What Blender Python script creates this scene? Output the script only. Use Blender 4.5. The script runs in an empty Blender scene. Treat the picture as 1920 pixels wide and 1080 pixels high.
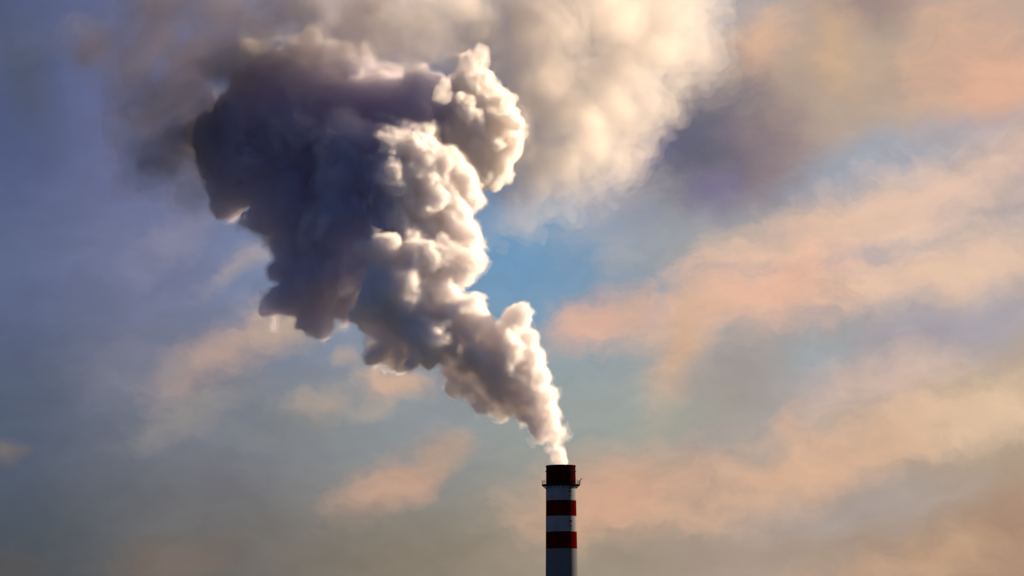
import bpy, bmesh, math, random
import numpy as np
from mathutils import Vector, Matrix

C = bpy.context.scene.collection
SC = bpy.context.scene
R = math.radians

# ------------------------------------------------------------------ scale
S = 0.14            # metres per photograph pixel at the chimney
H = 120.0           # chimney height
DIST = 1800.0       # camera to chimney
CX, CY = 1051.0, 874.0
PXA = S / DIST      # angle of one pixel (radians)

# ------------------------------------------------------------------ camera
CAMZ = 2.0
cam_d = bpy.data.cameras.new('camera')
cam = bpy.data.objects.new('camera', cam_d)
C.objects.link(cam)
SC.camera = cam
cz = H + (CY - 540) * S
E0 = math.atan2(cz - CAMZ, DIST)
cam.location = (-(CX - 962.4) * S, -DIST, CAMZ)
dist_c = math.hypot(DIST, cz - CAMZ)
cam_d.sensor_width = 36
cam_d.lens = 36 * dist_c / (1920 * S)
cam_d.clip_start = 1.0
cam_d.clip_end = 200000
look = Vector((0, math.cos(E0), math.sin(E0)))
q = look.to_track_quat('-Z', 'Y').to_matrix() @ Matrix.Rotation(R(-0.45), 3, 'Z')
cam.rotation_euler = q.to_euler()

# ------------------------------------------------------------------ sun
SUN_AZ, SUN_EL = 55.0, 20.0      # degrees right of the view axis, height
sd = Vector((math.sin(R(SUN_AZ)) * math.cos(R(SUN_EL)), math.cos(R(SUN_AZ)) * math.cos(R(SUN_EL)), math.sin(R(SUN_EL))))
ld = bpy.data.lights.new('sun', 'SUN')
ld.energy = 5.0
ld.angle = R(0.5)
ld.color = (1.0, 0.735, 0.475)
lo = bpy.data.objects.new('sun', ld)
C.objects.link(lo)
lo.rotation_euler = sd.to_track_quat('Z', 'Y').to_euler()
lo.location = (400, 300, 400)

# ------------------------------------------------------------------ render settings
SC.view_settings.view_transform = 'Standard'
SC.view_settings.look = 'None'
SC.view_settings.exposure = 0.95
SC.view_settings.gamma = 1
cy = SC.cycles
cy.max_bounces = 48
cy.volume_bounces = 40
cy.diffuse_bounces = 4
cy.transparent_max_bounces = 64
cy.use_denoising = True
cy.use_adaptive_sampling = True
cy.adaptive_threshold = 0.02
cy.volume_step_rate = 1.0
cy.volume_max_steps = 256
cy.sample_clamp_indirect = 6


def lin(c):
    out = []
    for v in c[:3]:
        v /= 255.0
        out.append(v / 12.92 if v <= 0.04045 else ((v + 0.055) / 1.055) ** 2.4)
    return (*out, 1.0)


class NT:
    """small helper for wiring a node tree"""
    def __init__(self, tree):
        self.t = tree
        tree.nodes.clear()

    def n(self, kind, **kw):
        nd = self.t.nodes.new(kind)
        for k, v in kw.items():
            setattr(nd, k, v)
        return nd

    def put(self, sock, v):
        if v is None:
            return
        if hasattr(v, 'is_linked') or isinstance(v, bpy.types.NodeSocket):
            self.t.links.new(v, sock)
        else:
            sock.default_value = v

    def m(self, op, a, b=None, c=None, clamp=False):
        nd = self.n('ShaderNodeMath', operation=op, use_clamp=clamp)
        for i, v in enumerate((a, b, c)):
            self.put(nd.inputs[i], v)
        return nd.outputs[0]

    def vm(self, op, a, b=None):
        nd = self.n('ShaderNodeVectorMath', operation=op)
        self.put(nd.inputs[0], a)
        self.put(nd.inputs[1], b)
        return nd.outputs[0]

    def comb(self, x, y, z=0.0):
        nd = self.n('ShaderNodeCombineXYZ')
        for i, v in enumerate((x, y, z)):
            self.put(nd.inputs[i], v)
        return nd.outputs[0]

    def mix(self, f, a, b):
        nd = self.n('ShaderNodeMix', data_type='RGBA')
        self.put(nd.inputs[0], f)
        self.put(nd.inputs[6], a)
        self.put(nd.inputs[7], b)
        return nd.outputs[2]

    def step(self, v, a, b, kind='SMOOTHSTEP'):
        nd = self.n('ShaderNodeMapRange', interpolation_type=kind)
        self.put(nd.inputs[0], v)
        self.put(nd.inputs[1], a)
        self.put(nd.inputs[2], b)
        nd.inputs[3].default_value = 0
        nd.inputs[4].default_value = 1
        return nd.outputs[0]

    def noise(self, vec, scale, detail=4, rough=0.5, dist=0.0, out=0):
        nd = self.n('ShaderNodeTexNoise', noise_dimensions='3D')
        self.put(nd.inputs['Vector'], vec)
        nd.inputs['Scale'].default_value = scale
        nd.inputs['Detail'].default_value = detail
        nd.inputs['Roughness'].default_value = rough
        nd.inputs['Distortion'].default_value = dist
        return nd.outputs[out]


# ------------------------------------------------------------------ sky
def build_world():
    w = bpy.data.worlds.new('World')
    SC.world = w
    w.use_nodes = True
    g = NT(w.node_tree)
    sky = g.n('ShaderNodeTexSky', sky_type='NISHITA')
    sky.sun_disc = False
    sky.sun_elevation = R(SUN_EL)
    sky.sun_rotation = R(SUN_AZ)
    sky.air_density = .34
    sky.dust_density = .6
    sky.ozone_density = 6.0
    bg = g.n('ShaderNodeBackground')
    g.put(bg.inputs[0], sky.outputs[0])
    bg.inputs[1].default_value = 0.05
    # direction -> azimuth and elevation, in units of 100 "pixels" of arc
    tc = g.n('ShaderNodeTexCoord')
    sp = g.n('ShaderNodeSeparateXYZ')
    g.put(sp.inputs[0], tc.outputs['Generated'])
    az = g.m('ARCTAN2', sp.outputs[0], sp.outputs[1])
    el = g.m('ARCSINE', sp.outputs[2])
    k = 1.0 / (PXA * 100)
    U = g.m('MULTIPLY_ADD', az, k, 9.6)
    V = g.m('MULTIPLY_ADD', el, -k, 5.4 + E0 * k)
    p0 = g.comb(U, V, 0)
    # wandering of the cloud edges
    w1 = g.noise(p0, 0.32, 3, 0.5, out=1)
    w2 = g.noise(g.vm('ADD', p0, (7.3, 2.1, 4.0)), 1.1, 5, 0.55, out=1)
    off = g.vm('ADD', g.vm('MULTIPLY', g.vm('SUBTRACT', w1, (.5, .5, .5)), (1.5, 1.1, 0)),
               g.vm('MULTIPLY', g.vm('SUBTRACT', w2, (.5, .5, .5)), (1.1, .8, 0)))
    pw = g.vm('ADD', p0, off)
    # streaks that lean up to the right
    rot = g.n('ShaderNodeMapping', vector_type='POINT')
    rot.inputs['Rotation'].default_value = (0, 0, R(20))
    rot.inputs['Scale'].default_value = (0.55, 1.05, 1)
    g.put(rot.inputs['Vector'], pw)
    st = g.noise(rot.outputs[0], 0.75, 6, 0.52)
    fine = g.noise(rot.outputs[0], 2.2, 5, 0.55)
    fib = g.noise(rot.outputs[0], 6.0, 5, 0.6)
    sps = g.n('ShaderNodeSeparateXYZ')
    g.put(sps.inputs[0], g.vm('ADD', p0, g.vm('MULTIPLY', off, (.5, .5, 0))))
    u0, v0 = sps.outputs[0], sps.outputs[1]
    # clear sky: blue-violet at the left, pale and warm to the right and to the ground
    def row(cols):
        r = g.n('ShaderNodeValToRGB')
        r.color_ramp.interpolation = 'EASE'
        els = r.color_ramp.elements
        while len(els) < len(cols):
            els.new(0.5)
        for e, (p, c) in zip(els, cols):
            e.position = p
            e.color = lin(c)
        g.put(r.inputs[0], g.m('DIVIDE', u0, 19.2, clamp=True))
        return r.outputs[0]
    top = row([(0, (82, 92, 130)), (.12, (100, 107, 144)), (.35, (110, 125, 166)), (.55, (112, 156, 196)), (.75, (150, 165, 185)), (1, (176, 168, 172))])
    mid = row([(0, (94, 104, 137)), (.15, (114, 120, 150)), (.3, (124, 138, 168)), (.5, (112, 152, 186)), (.7, (150, 160, 174)), (1, (178, 168, 168))])
    low = row([(0, (86, 96, 116)), (.2, (118, 122, 134)), (.4, (142, 148, 152)), (.55, (154, 162, 158)), (.75, (168, 160, 154)), (1, (186, 166, 146))])
    bot = row([(0, (76, 84, 92)), (.2, (109, 106, 103)), (.4, (136, 126, 112)), (.55, (160, 146, 128)), (.75, (172, 152, 138)), (1, (168, 140, 116))])
    col = g.mix(g.step(v0, 2.5, 5.0), top, mid)
    col = g.mix(g.step(v0, 4.8, 7.8), col, low)
    col = g.mix(g.step(v0, 7.6, 10.6), col, bot)

    spw = g.n('ShaderNodeSeparateXYZ')
    g.put(spw.inputs[0], pw)
    uw, vw = spw.outputs[0], spw.outputs[1]

    def cloud(u, v, ru, rv, ang, c, op, tex=0.5, soft=0.75):
        """one soft cloud: centre and half-sizes in pixels, leaning ang degrees up to the right"""
        nonlocal col
        ca, sa = math.cos(R(ang)), math.sin(R(ang))
        du = g.m('SUBTRACT', uw, u / 100)
        dv = g.m('SUBTRACT', vw, v / 100)
        a = g.m('ADD', g.m('MULTIPLY', du, ca / (ru / 100)), g.m('MULTIPLY', dv, -sa / (ru / 100)))
        b = g.m('ADD', g.m('MULTIPLY', du, sa / (rv / 100)), g.m('MULTIPLY', dv, ca / (rv / 100)))
        d2 = g.m('ADD', g.m('MULTIPLY', a, a), g.m('MULTIPLY', b, b))
        d = g.m('SQRT', d2)
        d = g.m('MULTIPLY_ADD', g.m('SUBTRACT', st, 0.5), -1.8 * tex, d)
        d = g.m('MULTIPLY_ADD', g.m('SUBTRACT', fine, 0.5), -1.2 * tex, d)
        d = g.m('MULTIPLY_ADD', g.m('SUBTRACT', fib, 0.5), -0.55 * tex, d)
        f = g.step(d, 1.0 + soft * .75, .95 - soft)
        col = g.mix(g.m('MULTIPLY', f, op), col, lin(c))

    for a in CLOUDS:
        cloud(*a)
    # light and dark mottling
    mot = g.m('MULTIPLY_ADD', g.m('SUBTRACT', fine, .5), 0.22, 1.0)
    mot = g.m('MULTIPLY', mot, g.m('MULTIPLY_ADD', g.m('SUBTRACT', st, .5), 0.25, 1.0))
    hs = g.vm('MULTIPLY', col, g.comb(mot, mot, mot))
    bg2 = g.n('ShaderNodeBackground')
    g.put(bg2.inputs[0], hs)
    bg2.inputs[1].default_value = 0.518
    # the bank of thin sunset cloud only spans this side of the sky
    ddx = g.m('SUBTRACT', U, 9.6)
    ddy = g.m('SUBTRACT', V, 5.4)
    rr = g.m('SQRT', g.m('ADD', g.m('MULTIPLY', ddx, ddx), g.m('MULTIPLY', ddy, ddy)))
    f = g.step(rr, 30, 14)
    ms = g.n('ShaderNodeMixShader')
    g.put(ms.inputs[0], f)
    g.put(ms.inputs[1], bg.outputs[0])
    g.put(ms.inputs[2], bg2.outputs[0])
    out = g.n('ShaderNodeOutputWorld')
    g.put(out.inputs[0], ms.outputs[0])


CLOUDS = [
    # u, v, half-length, half-height, lean, colour, opacity, texture, softness
    (1600, 150, 560, 230, 10, (190, 165, 143), .92, .35, .8),
    (1640, 5, 110, 60, 10, (148, 124, 122), .7, .5, .9),
    (1870, 175, 120, 150, 50, (232, 180, 151), .85, .4, .9),
    (1425, 80, 62, 75, 20, (226, 182, 150), .8, .45, .9),
    (1565, 105, 55, 85, 10, (206, 173, 142), .8, .45, .9),
    (1650, 318, 290, 58, 14, (152, 163, 180), .85, .5, .9),
    (1180, 335, 90, 50, 20, (188, 178, 178), .7, .4, .9),
    (1390, 320, 110, 110, 60, (136, 119, 127), .85, .45, .9),
    (1325, 262, 155, 98, 42, (104, 103, 119), 1.0, .5, .8),
    (1455, 255, 110, 80, 60, (142, 125, 128), .6, .5, .9),
    (1225, 268, 75, 32, 15, (98, 98, 134), .85, .35, .9),
    (1325, 365, 50, 50, 70, (122, 114, 146), .7, .4, .9),
    (1320, 470, 160, 70, 15, (160, 159, 158), .7, .5, .9),
    (1175, 480, 60, 40, 40, (166, 168, 172), .6, .5, .9),
    (1700, 400, 290, 80, 16, (228, 195, 174), .9, .55, .8),
    (1510, 450, 190, 50, 15, (220, 185, 161), .75, .55, .9),
    (1640, 503, 150, 30, 8, (160, 166, 180), .8, .4, .9),
    (1450, 572, 250, 72, 10, (234, 187, 159), .95, .5, .8),
    (1790, 520, 240, 62, 12, (231, 196, 170), .9, .5, .8),
    (1490, 520, 50, 40, 30, (230, 184, 158), .7, .4, .9),
    (1275, 660, 120, 48, 62, (212, 174, 144), .8, .5, .9),
    (1115, 600, 90, 50, 15, (226, 178, 153), .85, .5, .9),
    (1190, 590, 50, 40, 40, (206, 172, 152), .7, .5, .9),
    (1780, 645, 280, 62, 13, (166, 161, 170), .85, .4, .9),
    (1505, 685, 110, 36, 12, (160, 169, 172), .75, .4, .9),
    (1370, 737, 115, 60, 32, (156, 146, 140), .65, .5, .9),
    (1250, 800, 110, 40, 10, (162, 164, 150), .6, .4, .9),
    (1680, 735, 140, 58, 10, (212, 183, 167), .8, .5, .9),
    (1850, 790, 180, 58, 8, (227, 195, 163), .85, .5, .9),
    (1680, 815, 130, 48, 14, (224, 190, 160), .8, .5, .9),
    (1500, 880, 250, 62, 17, (219, 178, 148), .9, .55, .8),
    (1505, 805, 40, 40, 60, (212, 176, 150), .6, .4, .9),
    (1445, 860, 60, 26, 20, (176, 164, 154), .6, .6, .9),
    (1150, 930, 170, 80, 12, (214, 168, 139), .85, .5, .9),
    (1630, 945, 190, 50, 10, (170, 158, 152), .75, .4, .9),
    (1730, 1055, 210, 46, 10, (197, 161, 131), .8, .5, .9),
    (1920, 1000, 70, 90, 70, (170, 138, 118), .7, .4, .9),
    (1120, 1060, 200, 40, 5, (156, 143, 126), .6, .4, .9),
    (430, 665, 130, 50, 30, (190, 162, 148), .8, .5, .9),
    (330, 690, 70, 26, 30, (160, 148, 146), .6, .5, .9),
    (455, 488, 90, 30, 28, (172, 159, 160), .7, .5, .9),
    (320, 445, 90, 28, 38, (142, 138, 160), .55, .5, .9),
    (240, 700, 90, 60, 20, (126, 126, 142), .6, .5, .9),
    (360, 785, 130, 34, 22, (158, 150, 142), .55, .5, .9),
    (585, 768, 50, 28, 28, (180, 161, 146), .7, .4, .9),
    (678, 758, 36, 22, 10, (176, 162, 150), .6, .4, .9),
    (645, 682, 26, 16, 10, (186, 164, 148), .6, .4, .9),
    (750, 890, 118, 42, 34, (202, 161, 136), .78, .5, .9),
    (830, 840, 50, 26, 40, (186, 160, 138), .6, .4, .9),
    (550, 605, 80, 40, 15, (196, 172, 146), .75, .4, .9),
    (730, 712, 70, 26, 10, (216, 178, 150), .8, .6, .9),
    (540, 815, 120, 30, 10, (128, 132, 128), .4, .5, .9),
    (320, 1050, 130, 40, 5, (122, 106, 96), .6, .5, .9),
    (30, 1060, 80, 40, 10, (92, 86, 84), .6, .5, .9),
    (5, 850, 36, 24, 10, (132, 116, 106), .6, .4, .9),
    (40, 120, 60, 140, 20, (80, 88, 104), .75, .5, .9),
    (110, 40, 160, 60, 20, (96, 104, 132), .5, .5, .9),
]
build_world()


# ------------------------------------------------------------------ materials
def surf_mat(name, base, rough=0.7, streak=0.25, scale=0.4, dirt=(0.02, 0.02, 0.022), spec=0.2):
    m = bpy.data.materials.new(name)
    m.use_nodes = True
    g = NT(m.node_tree)
    tc = g.n('ShaderNodeTexCoord')
    mp = g.n('ShaderNodeMapping')
    mp.inputs['Scale'].default_value = (1, 1, 0.12)
    g.put(mp.inputs[0], tc.outputs['Object'])
    n1 = g.noise(mp.outputs[0], scale, 6, 0.6)
    n2 = g.noise(tc.outputs['Object'], scale * 3, 5, 0.6)
    f = g.m('MULTIPLY', g.step(g.m('ADD', n1, g.m('MULTIPLY', n2, .4)), .55, .95), streak)
    col = g.mix(f, (*base, 1), (*dirt, 1))
    b = g.n('ShaderNodeBsdfPrincipled')
    g.put(b.inputs['Base Color'], col)
    b.inputs['Roughness'].default_value = rough
    b.inputs['Specular IOR Level'].default_value = spec
    bp = g.n('ShaderNodeBump')
    bp.inputs['Strength'].default_value = 0.25
    bp.inputs['Distance'].default_value = 0.05
    g.put(bp.inputs['Height'], n2)
    g.put(b.inputs['Normal'], bp.outputs[0])
    o = g.n('ShaderNodeOutputMaterial')
    g.put(o.inputs[0], b.outputs[0])
    return m


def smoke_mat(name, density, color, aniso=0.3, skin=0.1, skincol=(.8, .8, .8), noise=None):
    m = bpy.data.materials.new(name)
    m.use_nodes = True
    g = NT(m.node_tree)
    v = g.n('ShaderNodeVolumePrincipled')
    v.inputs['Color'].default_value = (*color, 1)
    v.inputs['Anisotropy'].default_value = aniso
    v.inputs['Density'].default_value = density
    if noise:
        sc, lo_, hi_ = noise
        tc = g.n('ShaderNodeTexCoord')
        n = g.noise(tc.outputs['Object'], sc, 5, 0.55)
        g.put(v.inputs['Density'], g.m('MULTIPLY', g.step(n, lo_, hi_), density))
    o = g.n('ShaderNodeOutputMaterial')
    g.put(o.inputs['Volume'], v.outputs[0])
    # a thin skin of droplets at the edge of the smoke
    t = g.n('ShaderNodeBsdfTransparent')
    d = g.n('ShaderNodeBsdfDiffuse')
    d.inputs[0].default_value = (*skincol, 1)
    tl = g.n('ShaderNodeBsdfTranslucent')
    tl.inputs[0].default_value = (*skincol, 1)
    a = g.n('ShaderNodeMixShader')
    a.inputs[0].default_value = .5
    g.put(a.inputs[1], d.outputs[0])
    g.put(a.inputs[2], tl.outputs[0])
    b = g.n('ShaderNodeMixShader')
    b.inputs[0].default_value = skin
    g.put(b.inputs[1], t.outputs[0])
    g.put(b.inputs[2], a.outputs[0])
    g.put(o.inputs['Surface'], b.outputs[0])
    return m


# ------------------------------------------------------------------ numpy noise and iso-surface
def _hash(i, j, k, s):
    h = (i * 374761393 + j * 668265263 + k * 2147483647 + s * 974634777) & 0xFFFFFFFF
    h = ((h ^ (h >> 13)) * 1274126177) & 0xFFFFFFFF
    h = ((h ^ (h >> 16)) * 2246822519) & 0xFFFFFFFF
    return h ^ (h >> 15)


def gnoise(p, seed=0):
    i = np.floor(p).astype(np.int64)
    f = p - i
    u = f * f * f * (f * (f * 6 - 15) + 10)
    r = 0
    for a in (0, 1):
        for b in (0, 1):
            for c in (0, 1):
                h = _hash(i[:, 0] + a, i[:, 1] + b, i[:, 2] + c, seed)
                gx = ((h & 1023) / 511.5 - 1)
                gy = (((h >> 10) & 1023) / 511.5 - 1)
                gz = (((h >> 20) & 1023) / 511.5 - 1)
                d = gx * (f[:, 0] - a) + gy * (f[:, 1] - b) + gz * (f[:, 2] - c)
                w = (u[:, 0] if a else 1 - u[:, 0]) * (u[:, 1] if b else 1 - u[:, 1]) * (u[:, 2] if c else 1 - u[:, 2])
                r = r + w * d
    return r * 1.2


def surface_nets(F, org, h):
    """polygons of the zero level of a signed field on a regular grid"""
    neg = F < 0
    nx, ny, nz = F.shape
    cs = np.zeros((nx - 1, ny - 1, nz - 1), np.int8)
    for a in (0, 1):
        for b in (0, 1):
            for c in (0, 1):
                cs += neg[a:nx - 1 + a, b:ny - 1 + b, c:nz - 1 + c]
    act = (cs > 0) & (cs < 8)
    idx = np.full(act.shape, -1, np.int64)
    cells = np.argwhere(act)
    idx[act] = np.arange(len(cells))
    acc = np.zeros((len(cells), 3))
    cnt = np.zeros(len(cells))
    I, J, K = cells.T
    corners = [(a, b, c) for a in (0, 1) for b in (0, 1) for c in (0, 1)]
    for p in corners:
        for ax in range(3):
            if p[ax]:
                continue
            q_ = list(p)
            q_[ax] = 1
            f0 = F[I + p[0], J + p[1], K + p[2]]
            f1 = F[I + q_[0], J + q_[1], K + q_[2]]
            x = (f0 < 0) != (f1 < 0)
            t = np.where(x, f0 / np.where(x, f0 - f1, 1), 0)
            pt = np.array(p, float)[None].repeat(len(cells), 0)
            pt[:, ax] += t
            acc += pt * x[:, None]
            cnt += x
    V = org + h * (cells + acc / cnt[:, None])
    quads = []
    for ax in range(3):
        b, c = [(1, 2), (2, 0), (0, 1)][ax]
        s0 = [slice(1, n - 1) for n in F.shape]
        s0[ax] = slice(0, F.shape[ax] - 1)
        s1 = list(s0)
        s1[ax] = slice(1, F.shape[ax])
        a0, a1 = neg[tuple(s0)], neg[tuple(s1)]
        e = np.argwhere(a0 != a1)
        base = e + np.array([0 if k == ax else 1 for k in range(3)])
        sg = a0[tuple(e.T)]
        def cell(db, dc):
            o = base.copy()
            o[:, b] -= db
            o[:, c] -= dc
            return idx[o[:, 0], o[:, 1], o[:, 2]]
        qd = np.stack([cell(1, 1), cell(0, 1), cell(0, 0), cell(1, 0)], 1)
        qd[~sg] = qd[~sg][:, ::-1]
        quads.append(qd)
    return V, np.concatenate(quads)


def drop_crumbs(V, Q, crumbs):
    lab = np.arange(len(V))
    for _ in range(400):
        new = lab.copy()
        mn = lab[Q].min(1)
        for k in range(4):
            np.minimum.at(new, Q[:, k], mn)
        new = new[new]
        if (new == lab).all():
            break
        lab = new
    size = np.bincount(lab, minlength=len(V))
    keep = size[lab] > crumbs
    ren = np.cumsum(keep) - 1
    return V[keep], ren[Q[keep[Q[:, 0]]]]


def puff_mesh(name, puffs, h, seed, smooth=3.0, bumps=((60, 12), (30, 9), (14, 4)), kids=(8, .38), grand=(0, .4), grow=None,
              push=0.0, crumbs=500, levels=(0.0,), fray=0.0, reach=(.72, .95), squash=1.0):
    """A billowing mass of smoke as one mesh. puffs: (px, py, radius, depth) in photograph pixels at the chimney's distance,
    each dressed with smaller puffs; levels: nested shells of the same mass (pixels outwards), one material slot each."""
    rng = np.random.default_rng(seed)
    P = []
    for p in puffs:
        d = p[3] + push
        f = 1 + d * S / DIST
        x, y, r = (p[0] - CX) * f, (CY - p[1]) * f, p[2]
        P.append((x, d, y, r, 0))
        for _ in range(kids[0]):
            v = rng.normal(size=3)
            v /= np.linalg.norm(v)
            v[1] *= squash
            rr = r * kids[1] * rng.uniform(.6, 1.2)
            k = r * rng.uniform(*reach)
            c = np.array((x, d, y)) + v * k
            P.append((*c, rr, 1))
            for _ in range(grand[0]):
                w = rng.normal(size=3) + v * .8
                w /= np.linalg.norm(w)
                P.append((*(c + w * rr * rng.uniform(.75, 1.0)), rr * grand[1] * rng.uniform(.6, 1.25), 2))
    P = np.array(P)
    pad = 45 + max(levels) * 1.5
    lo_ = (P[:, :3] - P[:, 3:4]).min(0) - pad
    hi_ = (P[:, :3] + P[:, 3:4]).max(0) + pad
    n = np.ceil((hi_ - lo_) / h).astype(int) + 1
    F = np.full(n, 1e3, np.float32)
    ax = [lo_[i] + h * np.arange(n[i]) for i in range(3)]
    for x, y, z, r, lv in P:
        sl, g = [], []
        ext = pad if lv == 0 else 14
        for i, c in enumerate((x, y, z)):
            a = max(0, int((c - r - ext - lo_[i]) / h))
            b = min(n[i], int((c + r + ext - lo_[i]) / h) + 2)
            sl.append(slice(a, b))
            g.append(ax[i][a:b])
        dd = np.sqrt((g[0][:, None, None] - x) ** 2 + ((g[1][None, :, None] - y) / squash) ** 2 + (g[2][None, None, :] - z) ** 2) - r
        cur = F[tuple(sl)]
        kk = max(smooth * (1, .8, .4)[int(lv)] * min(1, r / 20), .3)
        hm = np.maximum(kk - np.abs(cur - dd), 0) / kk
        F[tuple(sl)] = np.minimum(cur, dd) - hm * hm * kk * .25
    band = np.argwhere(np.abs(F) < pad - 8)
    pos = lo_ + h * band
    disp = np.zeros(len(pos))
    gfac = np.ones(len(pos)) if grow is None else grow(pos)
    warp = np.stack([gnoise(pos / 45 + 11 * k, seed + 50 + k) for k in range(3)], 1) * 14
    for k, (L, A) in enumerate(bumps):
        nz = np.abs(gnoise((pos + warp) / L + 3.7 * k, seed + k))
        disp += A * (nz * 2.2 - .45)
    F[tuple(band.T)] -= (disp * gfac).astype(np.float32)
    if fray:
        fr = gnoise(pos / 70 + 5.1, seed + 90) + .6 * gnoise(pos / 30 + 2.2, seed + 91) + .35 * gnoise(pos / 14, seed + 92)
    out = []
    for lev in levels:
        G = F - lev
        if grow is not None:
            G[tuple(band.T)] += (lev * (1 - np.minimum(gfac, 1))).astype(np.float32)
        if fray and lev != 0:
            G[tuple(band.T)] -= (fr * fray * abs(lev) * np.minimum(gfac, 1)).astype(np.float32)
        V, Q = drop_crumbs(*surface_nets(G, lo_, h), crumbs)
        V = V * S
        V[:, 2] += H
        me = bpy.data.meshes.new(name)
        me.vertices.add(len(V))
        me.vertices.foreach_set('co', V.astype(np.float32).ravel())
        me.loops.add(len(Q) * 4)
        me.loops.foreach_set('vertex_index', Q.astype(np.int32).ravel())
        me.polygons.add(len(Q))
        me.polygons.foreach_set('loop_start', np.arange(0, len(Q) * 4, 4, dtype=np.int32))
        me.polygons.foreach_set('loop_total', np.full(len(Q), 4, np.int32))
        me.polygons.foreach_set('use_smooth', np.ones(len(Q), bool))
        me.update(calc_edges=True)
        out.append(me)
    return out


def tag(o, label=None, cat=None, group=None, kind=None):
    for k, v in (('label', label), ('category', cat), ('group', group), ('kind', kind)):
        if v:
            o[k] = v
    return o


def link(name, me, mat, parent=None, loc=(0, 0, 0)):
    o = bpy.data.objects.new(name, me)
    for m in (mat if isinstance(mat, (list, tuple)) else [mat]):
        me.materials.append(m)
    C.objects.link(o)
    o.location = loc
    o.parent = parent
    return o


def empty(name, loc=(0, 0, 0)):
    o = bpy.data.objects.new(name, None)
    C.objects.link(o)
    o.location = loc
    return o


# ------------------------------------------------------------------ ground
def ground():
    bm = bmesh.new()
    bmesh.ops.create_grid(bm, x_segments=2, y_segments=2, size=60000)
    me = bpy.data.meshes.new('ground')
    bm.to_mesh(me)
    tag(link('ground', me, surf_mat('ground_soil', (.06, .06, .04), .95, .4, .02)), kind='structure')


ground()


# ------------------------------------------------------------------ chimney
def lathe(name, prof, seg, mat, parent, smooth=True, cap=False):
    """prof: (radius, z) from bottom to top"""
    bm = bmesh.new()
    rings = []
    for r, z in prof:
        rings.append([bm.verts.new((r * math.cos(2 * math.pi * i / seg), r * math.sin(2 * math.pi * i / seg), z)) for i in range(seg)])
    for a, b in zip(rings, rings[1:]):
        for i in range(seg):
            j = (i + 1) % seg
            bm.faces.new((a[i], a[j], b[j], b[i]))
    if cap:
        bm.faces.new(rings[-1])
        bm.faces.new(rings[0][::-1])
    me = bpy.data.meshes.new(name)
    bm.to_mesh(me)
    for p in me.polygons:
        p.use_smooth = smooth
    if smooth:
        me.set_sharp_from_angle(angle=R(35))
    return link(name, me, mat, parent)


def tube(bm, p, q_, r, seg=6):
    p, q_ = Vector(p), Vector(q_)
    d = (q_ - p)
    u = d.orthogonal().normalized()
    v = d.normalized().cross(u)
    A, B = [], []
    for i in range(seg):
        t = 2 * math.pi * i / seg
        o = (u * math.cos(t) + v * math.sin(t)) * r
        A.append(bm.verts.new(p + o))
        B.append(bm.verts.new(q_ + o))
    for i in range(seg):
        j = (i + 1) % seg
        bm.faces.new((A[i], A[j], B[j], B[i]))
    bm.faces.new(A[::-1])
    bm.faces.new(B)


def box(bm, c, sx, sy, sz, rz=0):
    M = Matrix.Translation(c) @ Matrix.Rotation(rz, 4, 'Z') @ Matrix.Diagonal((sx, sy, sz, 1))
    bmesh.ops.create_cube(bm, size=1, matrix=M)


def rz_at(z):      # outer radius of the shaft at a height
    return 3.87 + (H - z) * 0.0108


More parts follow.
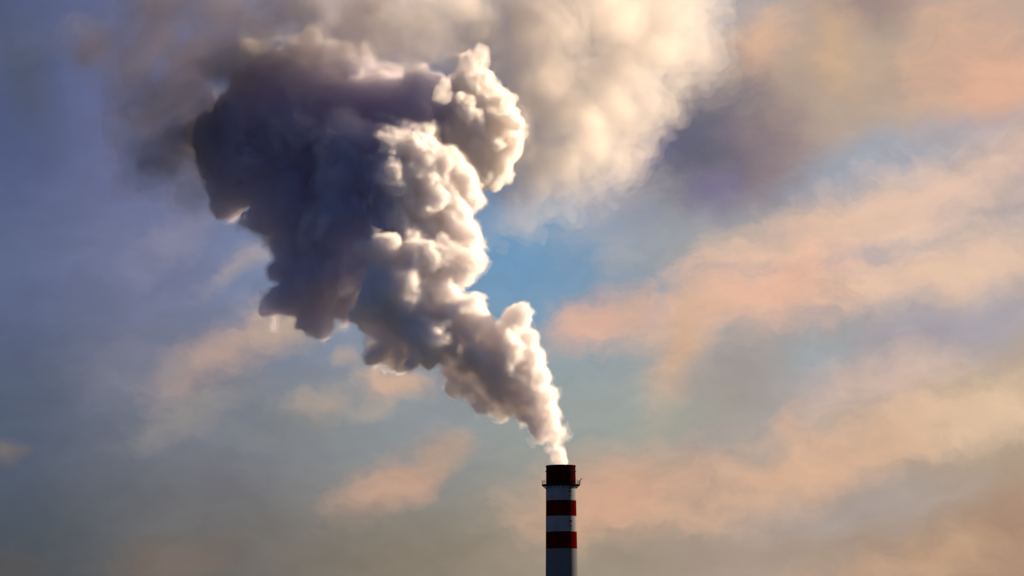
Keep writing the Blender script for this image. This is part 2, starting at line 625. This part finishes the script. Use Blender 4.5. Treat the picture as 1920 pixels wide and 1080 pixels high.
def chimney():
    t = tag(empty('chimney'), 'tall round smokestack with red and white bands, dark against the sky', 'chimney')
    red = surf_mat('red_paint', (.075, .0007, .0014), 1.0, .5, .5, dirt=(.012, .002, .002), spec=0.0)
    cap = surf_mat('sooty_red_paint', (.05, .0006, .0012), 1.0, .8, .4, dirt=(.006, .003, .003), spec=0.0)
    white = surf_mat('white_paint', (.23, .24, .26), .6, .35, .5, dirt=(.12, .12, .13), spec=0.0)
    conc = surf_mat('concrete', (.12, .135, .15), .95, .35, .3, dirt=(.08, .08, .085), spec=0.0)
    iron = surf_mat('iron', (.02, .02, .022), .9, .2, 2, spec=0.0)
    py = lambda v: H + (CY - v) * S
    cuts = [874, 909.5, 940, 969.6, 998.6, 1030.6]
    names = ['red_band', 'white_band', 'red_band', 'white_band', 'red_band']
    mats = [cap, white, red, white, red]
    for i in range(5):
        zt, zb = py(cuts[i]), py(cuts[i + 1])
        if i == 0:   # open mouth with a rolled lip and inner lining
            prof = [(rz_at(zb), zb), (rz_at(zt) - .02, zt - .5), (rz_at(zt) + .07, zt - .42), (rz_at(zt) + .07, zt - .06), (rz_at(zt), zt), (rz_at(zt) - .45, zt), (rz_at(zt) - .5, zt - .1), (rz_at(zt) - .5, zb)]
        else:
            prof = [(rz_at(zb), zb), (rz_at(zt), zt)]
        lathe(names[i], prof, 72, mats[i], t)
    zt = py(1030.6)
    lathe('shaft', [(rz_at(0) + .6, 0), (rz_at(2) + .6, 2.0), (rz_at(2.2), 2.2), (rz_at(60), 60), (rz_at(zt), zt)], 72, conc, t)
    # thin ring half-way up the top band
    z = py(885)
    r = rz_at(z)
    ring = lathe('hoop', [(r - .02, z - .12), (r + .14, z - .12), (r + .14, z + .12), (r - .02, z + .12)], 72, iron, t)
    # gallery: platform on brackets, railing
    z = py(911)
    r = rz_at(z)
    plat = lathe('gallery', [(r - .02, z - .35), (r + .9, z - .15), (r + 1.1, z - .15), (r + 1.1, z + .18), (r - .02, z + .18)], 72, iron, t)
    bm = bmesh.new()
    tube(bm, (r + .02, 0, z - .95), (r + .9, 0, z - .17), .06)
    me = bpy.data.meshes.new('bracket')
    bm.to_mesh(me)
    n = 24
    first = link('bracket', me, iron, plat)
    for i in range(n):
        b_ = first if i == 0 else first.copy()
        if i:
            C.objects.link(b_)
        b_.rotation_euler = (0, 0, 2 * math.pi * (i + .5) / n)
    bm = bmesh.new()
    n = 36
    R_ = r + 1.02
    for i in range(n):
        a = 2 * math.pi * i / n
        b = 2 * math.pi * (i + 1) / n
        tube(bm, (R_ * math.cos(a), R_ * math.sin(a), z + .17), (R_ * math.cos(a), R_ * math.sin(a), z + 1.2), .035)
        for hz, rr in ((.45, .022), (.8, .022), (1.2, .035)):
            tube(bm, (R_ * math.cos(a), R_ * math.sin(a), z + hz), (R_ * math.cos(b), R_ * math.sin(b), z + hz), rr)
    me = bpy.data.meshes.new('railing')
    bm.to_mesh(me)
    link('railing', me, iron, plat)
    # lamp arm at the right of the gallery
    bm = bmesh.new()
    x = r + 1.05
    tube(bm, (x, -.4, z + .1), (x + .12, -.4, z + 1.25), .07)
    tube(bm, (x + .12, -.4, z + 1.2), (x + .42, -.4, z + 1.62), .07)
    box(bm, (x + .36, -.4, z + 1.58), .42, .3, .22)
    me = bpy.data.meshes.new('warning_lamp')
    bm.to_mesh(me)
    link('warning_lamp', me, iron, plat)
    # caged ladder up the shaded side, facing the camera and a little right
    ang = R(-90 + 35)
    ax, ay = math.cos(ang), math.sin(ang)
    tx, ty = -ay, ax
    bm = bmesh.new()
    def at(z_, off, side):
        rr = rz_at(z_) + off
        return (rr * ax + side * tx, rr * ay + side * ty, z_)
    for s in (-.25, .25):
        tube(bm, at(3, .2, s), at(z - .2, .2, s), .03)
    zz = 3.2
    while zz < z - .3:
        tube(bm, at(zz, .2, -.25), at(zz, .2, .25), .018, 5)
        zz += .35
    zz = 5.0
    while zz < z - .5:
        for s in (-.25, .25):
            tube(bm, at(zz, -.03, s), at(zz, .2, s), .03, 5)
        zz += 3.0
    me = bpy.data.meshes.new('ladder')
    bm.to_mesh(me)
    lad = link('ladder', me, iron, t)
    # junction boxes beside the ladder on the white bands
    for v, w, h_, sd_ in ((918, .55, .30, 0), (923.5, .62, .34, .05), (931, .4, .28, .0), (979.6, .6, .42, .0), (988.6, .5, .30, .0)):
        bm = bmesh.new()
        z_ = py(v)
        box(bm, at(z_, .12, .1 + sd_), .3, w, h_, ang)
        bmesh.ops.bevel(bm, geom=bm.edges[:], offset=.03, segments=1, affect='EDGES')
        me = bpy.data.meshes.new('junction_box')
        bm.to_mesh(me)
        link('junction_box', me, iron, t)
    return t


chimney()

# ------------------------------------------------------------------ smoke
COLUMN = [
    # from the mouth up to the first shoulder
    (1049, 880, 16, 0), (1049, 866, 16, 0), (1046, 848, 18, 0), (1038, 864, 9, 6), (1057, 864, 7, -4), (1054, 842, 9, 4), (1044, 818, 12, -3), (1031, 842, 11, 0), (1040, 828, 20, 0), (1036, 806, 22, 0), (1022, 815, 20, 4),
    (1032, 780, 26, -2), (1018, 798, 25, 6), (1006, 775, 32, 0), (1022, 746, 27, -4), (1000, 745, 36, -10), (984, 772, 26, 5),
    (975, 745, 38, -5), (1005, 716, 29, 0), (975, 715, 42, -12), (948, 756, 31, 0), (940, 726, 44, -10), (918, 748, 31, 0),
    (990, 672, 31, 0), (960, 682, 42, -8), (925, 692, 46, -18), (888, 674, 36, -48), (934, 704, 26, -50), (882, 724, 30, -14),
    (850, 728, 23, -8), (868, 702, 34, -6), (978, 602, 25, 0), (985, 636, 26, 0), (955, 624, 30, -4), (945, 652, 42, -6),
    (920, 642, 40, -4), (900, 668, 46, -6),
    # third tier and the two dark knobs
    (836, 652, 34, -52), (850, 600, 36, -34), (835, 548, 26, -26),
    (886, 582, 35, -26), (852, 578, 36, -28), (824, 572, 28, -32), (862, 612, 44, -35), (904, 592, 20, -28), (800, 566, 40, -32),
    (790, 612, 54, -40), (803, 646, 45, -86), (832, 632, 40, -54), (732, 556, 64, -56), (712, 530, 34, -50), (700, 586, 38, -48),
    (770, 560, 50, -44), (722, 620, 40, -40), (728, 652, 38, -36), (716, 664, 26, -34), (752, 652, 40, -38), (669, 572, 11, -50),
    (673, 596, 8, -48), (760, 520, 44, -34),
    # second tier with its small lobe
    (846, 472, 30, 9), (880, 492, 34, 30), (902, 502, 17, 42), (820, 490, 38, -2), (858, 510, 34, 14), (780, 490, 46, -26),
    (800, 428, 38, 54), (840, 422, 38, 75), (870, 432, 40, 91), (884, 458, 31, 95), (760, 446, 46, 30), (720, 470, 40, -44),
    (820, 455, 40, 59), (742, 420, 44, 28),
    # top billow
    (742, 270, 31, 11), (780, 273, 38, 45), (806, 262, 27, 69), (832, 300, 42, 92), (866, 344, 43, 122), (882, 360, 34, 132),
    (770, 330, 44, 31), (800, 350, 46, 53), (842, 372, 40, 93), (752, 356, 40, 17), (735, 312, 32, 2), (790, 312, 40, 49),
    (820, 340, 40, 72), (784, 384, 34, 35), (860, 395, 36, 104),
]
DARK = [
    (430, 242, 70, 200), (420, 290, 52, 200), (442, 330, 46, 195), (452, 190, 58, 210), (508, 142, 62, 210), (560, 132, 70, 220),
    (470, 300, 78, 220), (540, 230, 98, 230), (640, 176, 84, 240), (720, 190, 84, 240), (790, 190, 74, 240), (620, 270, 100, 230),
    (700, 282, 100, 230), (780, 290, 90, 240), (490, 396, 40, 180), (530, 392, 58, 190), (562, 422, 68, 195), (560, 500, 50, 180),
    (545, 545, 42, 175), (508, 556, 30, 180), (590, 560, 46, 175), (640, 562, 38, 180), (602, 480, 74, 190), (660, 422, 92, 205),
    (540, 345, 60, 190), (500, 340, 50, 190), (790, 170, 60, 195), (600, 380, 60, 190), (640, 350, 50, 190),
    (600, 92, 48, 215), (560, 84, 44, 210), (660, 112, 50, 225), (500, 100, 44, 200),
    (690, 502, 76, 195), (722, 382, 86, 220), (428, 366, 32, 210), (790, 400, 70, 230), (750, 480, 70, 210),
    # flank that runs into the dark smoke, its shade put into the darker colour
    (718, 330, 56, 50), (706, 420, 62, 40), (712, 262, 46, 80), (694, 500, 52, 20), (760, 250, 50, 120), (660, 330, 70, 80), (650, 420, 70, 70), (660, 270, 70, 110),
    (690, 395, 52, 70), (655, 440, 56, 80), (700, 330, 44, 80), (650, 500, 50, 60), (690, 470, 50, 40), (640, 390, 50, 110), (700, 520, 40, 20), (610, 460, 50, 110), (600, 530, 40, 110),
]
LOBE = [
    (886, 98, 24, 230), (904, 132, 30, 238), (928, 172, 37, 250), (942, 212, 42, 255), (953, 254, 37, 260), (930, 288, 37, 244),
    (932, 318, 20, 243), (892, 205, 52, 233), (890, 260, 54, 228), (878, 155, 40, 225), (862, 225, 56, 215), (900, 310, 34, 228),
    (834, 172, 14, 128), (840, 146, 12, 136),
]
BANK = [
    (1200, 130, 80, 458), (1228, 98, 54, 487), (1172, 182, 66, 423), (1120, 225, 62, 364), (1180, 228, 38, 422), (1112, 280, 36, 345),
    (1050, 310, 36, 275), (990, 336, 34, 207), (930, 356, 30, 139), (1050, 200, 110, 310), (1000, 120, 120, 268), (1100, 80, 120, 372),
    (1200, 20, 90, 478), (950, 20, 120, 215), (850, 10, 90, 110), (980, 262, 80, 226), (760, -2, 76, 16), (670, -12, 72, -79),
    (580, -22, 62, -174), (1310, 10, 70, 613), (1060, -60, 140, 340), (1250, -80, 120, 540),
    (800, -80, 110, 58), (900, 200, 90, 162),
]
FADING = [
    # warm veil over the top of the dark smoke
    (600, 62, 60, -540), (690, 72, 54, -540), (510, 58, 50, -540), (770, 84, 42, -530), (640, 20, 64, -520), (740, 20, 60, -500), (840, 60, 40, -480),
]
WISP = [
    # grey puffs added over the dark smoke's top to dull its sunlit rim
    (500, 62, 62, 110), (580, 50, 62, 110), (660, 66, 56, 110), (740, 72, 54, 120), (430, 105, 60, 110), (800, 84, 40, 130), (690, 20, 60, 130), (540, 0, 70, 130),
    (380, 250, 66, 260), (352, 336, 40, 240), (180, 60, 50, 200), (300, 0, 70, 200), (420, 0, 70, 190), (270, 300, 46, 170),
    (250, 110, 60, 180), (300, 190, 76, 180), (292, 272, 56, 175), (362, 110, 70, 190), (236, 190, 40, 180), (332, 300, 36, 170),
    (400, 70, 56, 190), (300, 60, 44, 190), (330, 240, 74, 180), (380, 200, 76, 180), (450, 80, 56, 190), (226, 240, 30, 180),
]


def grow_col(p):
    return np.clip(.35 + p[:, 2] / 85.0, .35, 1.15)


def shells(name, spec, colors, aniso, skin):
    colors = colors if isinstance(colors, list) else [colors] * len(spec)
    return [smoke_mat(name, d, c, aniso, k) for d, c, k in zip(spec, colors, skin)]


def smoke(name, meshes, mats, parent=None, loc=(0, 0, 0)):
    """nested shells from the outermost in: the dense core is the object, the thin veils round it are its parts"""
    core = link(name, meshes[-1], mats[-1], parent, loc)
    for me, m in zip(meshes[:-1], mats[:-1]):
        link('veil', me, m, core)
    return core


plume = tag(empty('smoke_plume', (0, 0, H)), 'dense billowing smoke plume rising from the chimney mouth, bright on its right edge', 'smoke plume')
K = (0, 0, -H)
smoke('column', puff_mesh('column', COLUMN, 2.4, 4, smooth=4, reach=(.58, .80), kids=(6, .42), grand=(0, .34), bumps=((64, 15), (32, 7), (16, 3.5), (8, 2)), grow=grow_col, levels=(6, 1.5, -3), fray=.8),
     shells('steam', (.07, .30, 1.35), (.994, .987, .985), .63, (.006, .02, .03)), plume, K)
smoke('side_billow', puff_mesh('lobe', LOBE, 3.0, 14, smooth=4, kids=(9, .40), grand=(6, .4), bumps=((50, 9), (26, 7), (12, 4)), levels=(3, -3), fray=.5),
     shells('paler_steam', (.35, 1.2), (.99, .982, .975), .6, (.02, .03)), plume, K)
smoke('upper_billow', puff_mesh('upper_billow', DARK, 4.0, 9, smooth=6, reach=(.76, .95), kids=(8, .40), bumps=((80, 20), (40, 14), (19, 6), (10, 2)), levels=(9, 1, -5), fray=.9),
     shells('shade_toned_smoke', (.03, .14, .5), [(.74, .73, .77), (.86, .85, .89), (.918, .908, .955)], .5, (.004, .008, .01)), plume, K)  # shade is put into this smoke's colour, darkest in the outer veils
smoke('fading_top', puff_mesh('fading_top', FADING, 5.0, 23, smooth=20, bumps=((110, 26), (55, 20), (26, 10)), kids=(9, .42), push=680, squash=.5, crumbs=3000, levels=(22, 4, -16), fray=.9),
      shells('fading_smoke', (.012, .022, .03), (.995, .975, .944), .62, (.002, .004, .008)), plume, K)
bank = smoke('smoke_bank', puff_mesh('smoke_bank', BANK, 5.0, 21, smooth=20, bumps=((110, 26), (55, 20), (26, 10)), kids=(9, .42), push=680, squash=.5, crumbs=6000, levels=(32, 8, -16), fray=.9),
            shells('thinning_smoke', (.018, .04, .055), (.994, .970, .934), .62, (.002, .004, .008)))
tag(bank, 'pale cream bank of thinning smoke behind the plume, glowing along its right edge', 'smoke', kind='thing')
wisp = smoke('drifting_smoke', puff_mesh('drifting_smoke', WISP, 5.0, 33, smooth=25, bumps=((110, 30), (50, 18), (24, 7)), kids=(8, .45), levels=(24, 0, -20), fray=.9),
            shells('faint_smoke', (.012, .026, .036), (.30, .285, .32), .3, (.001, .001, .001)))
tag(wisp, 'thin grey smoke drifting away to the left of the dark plume', 'smoke', kind='thing')
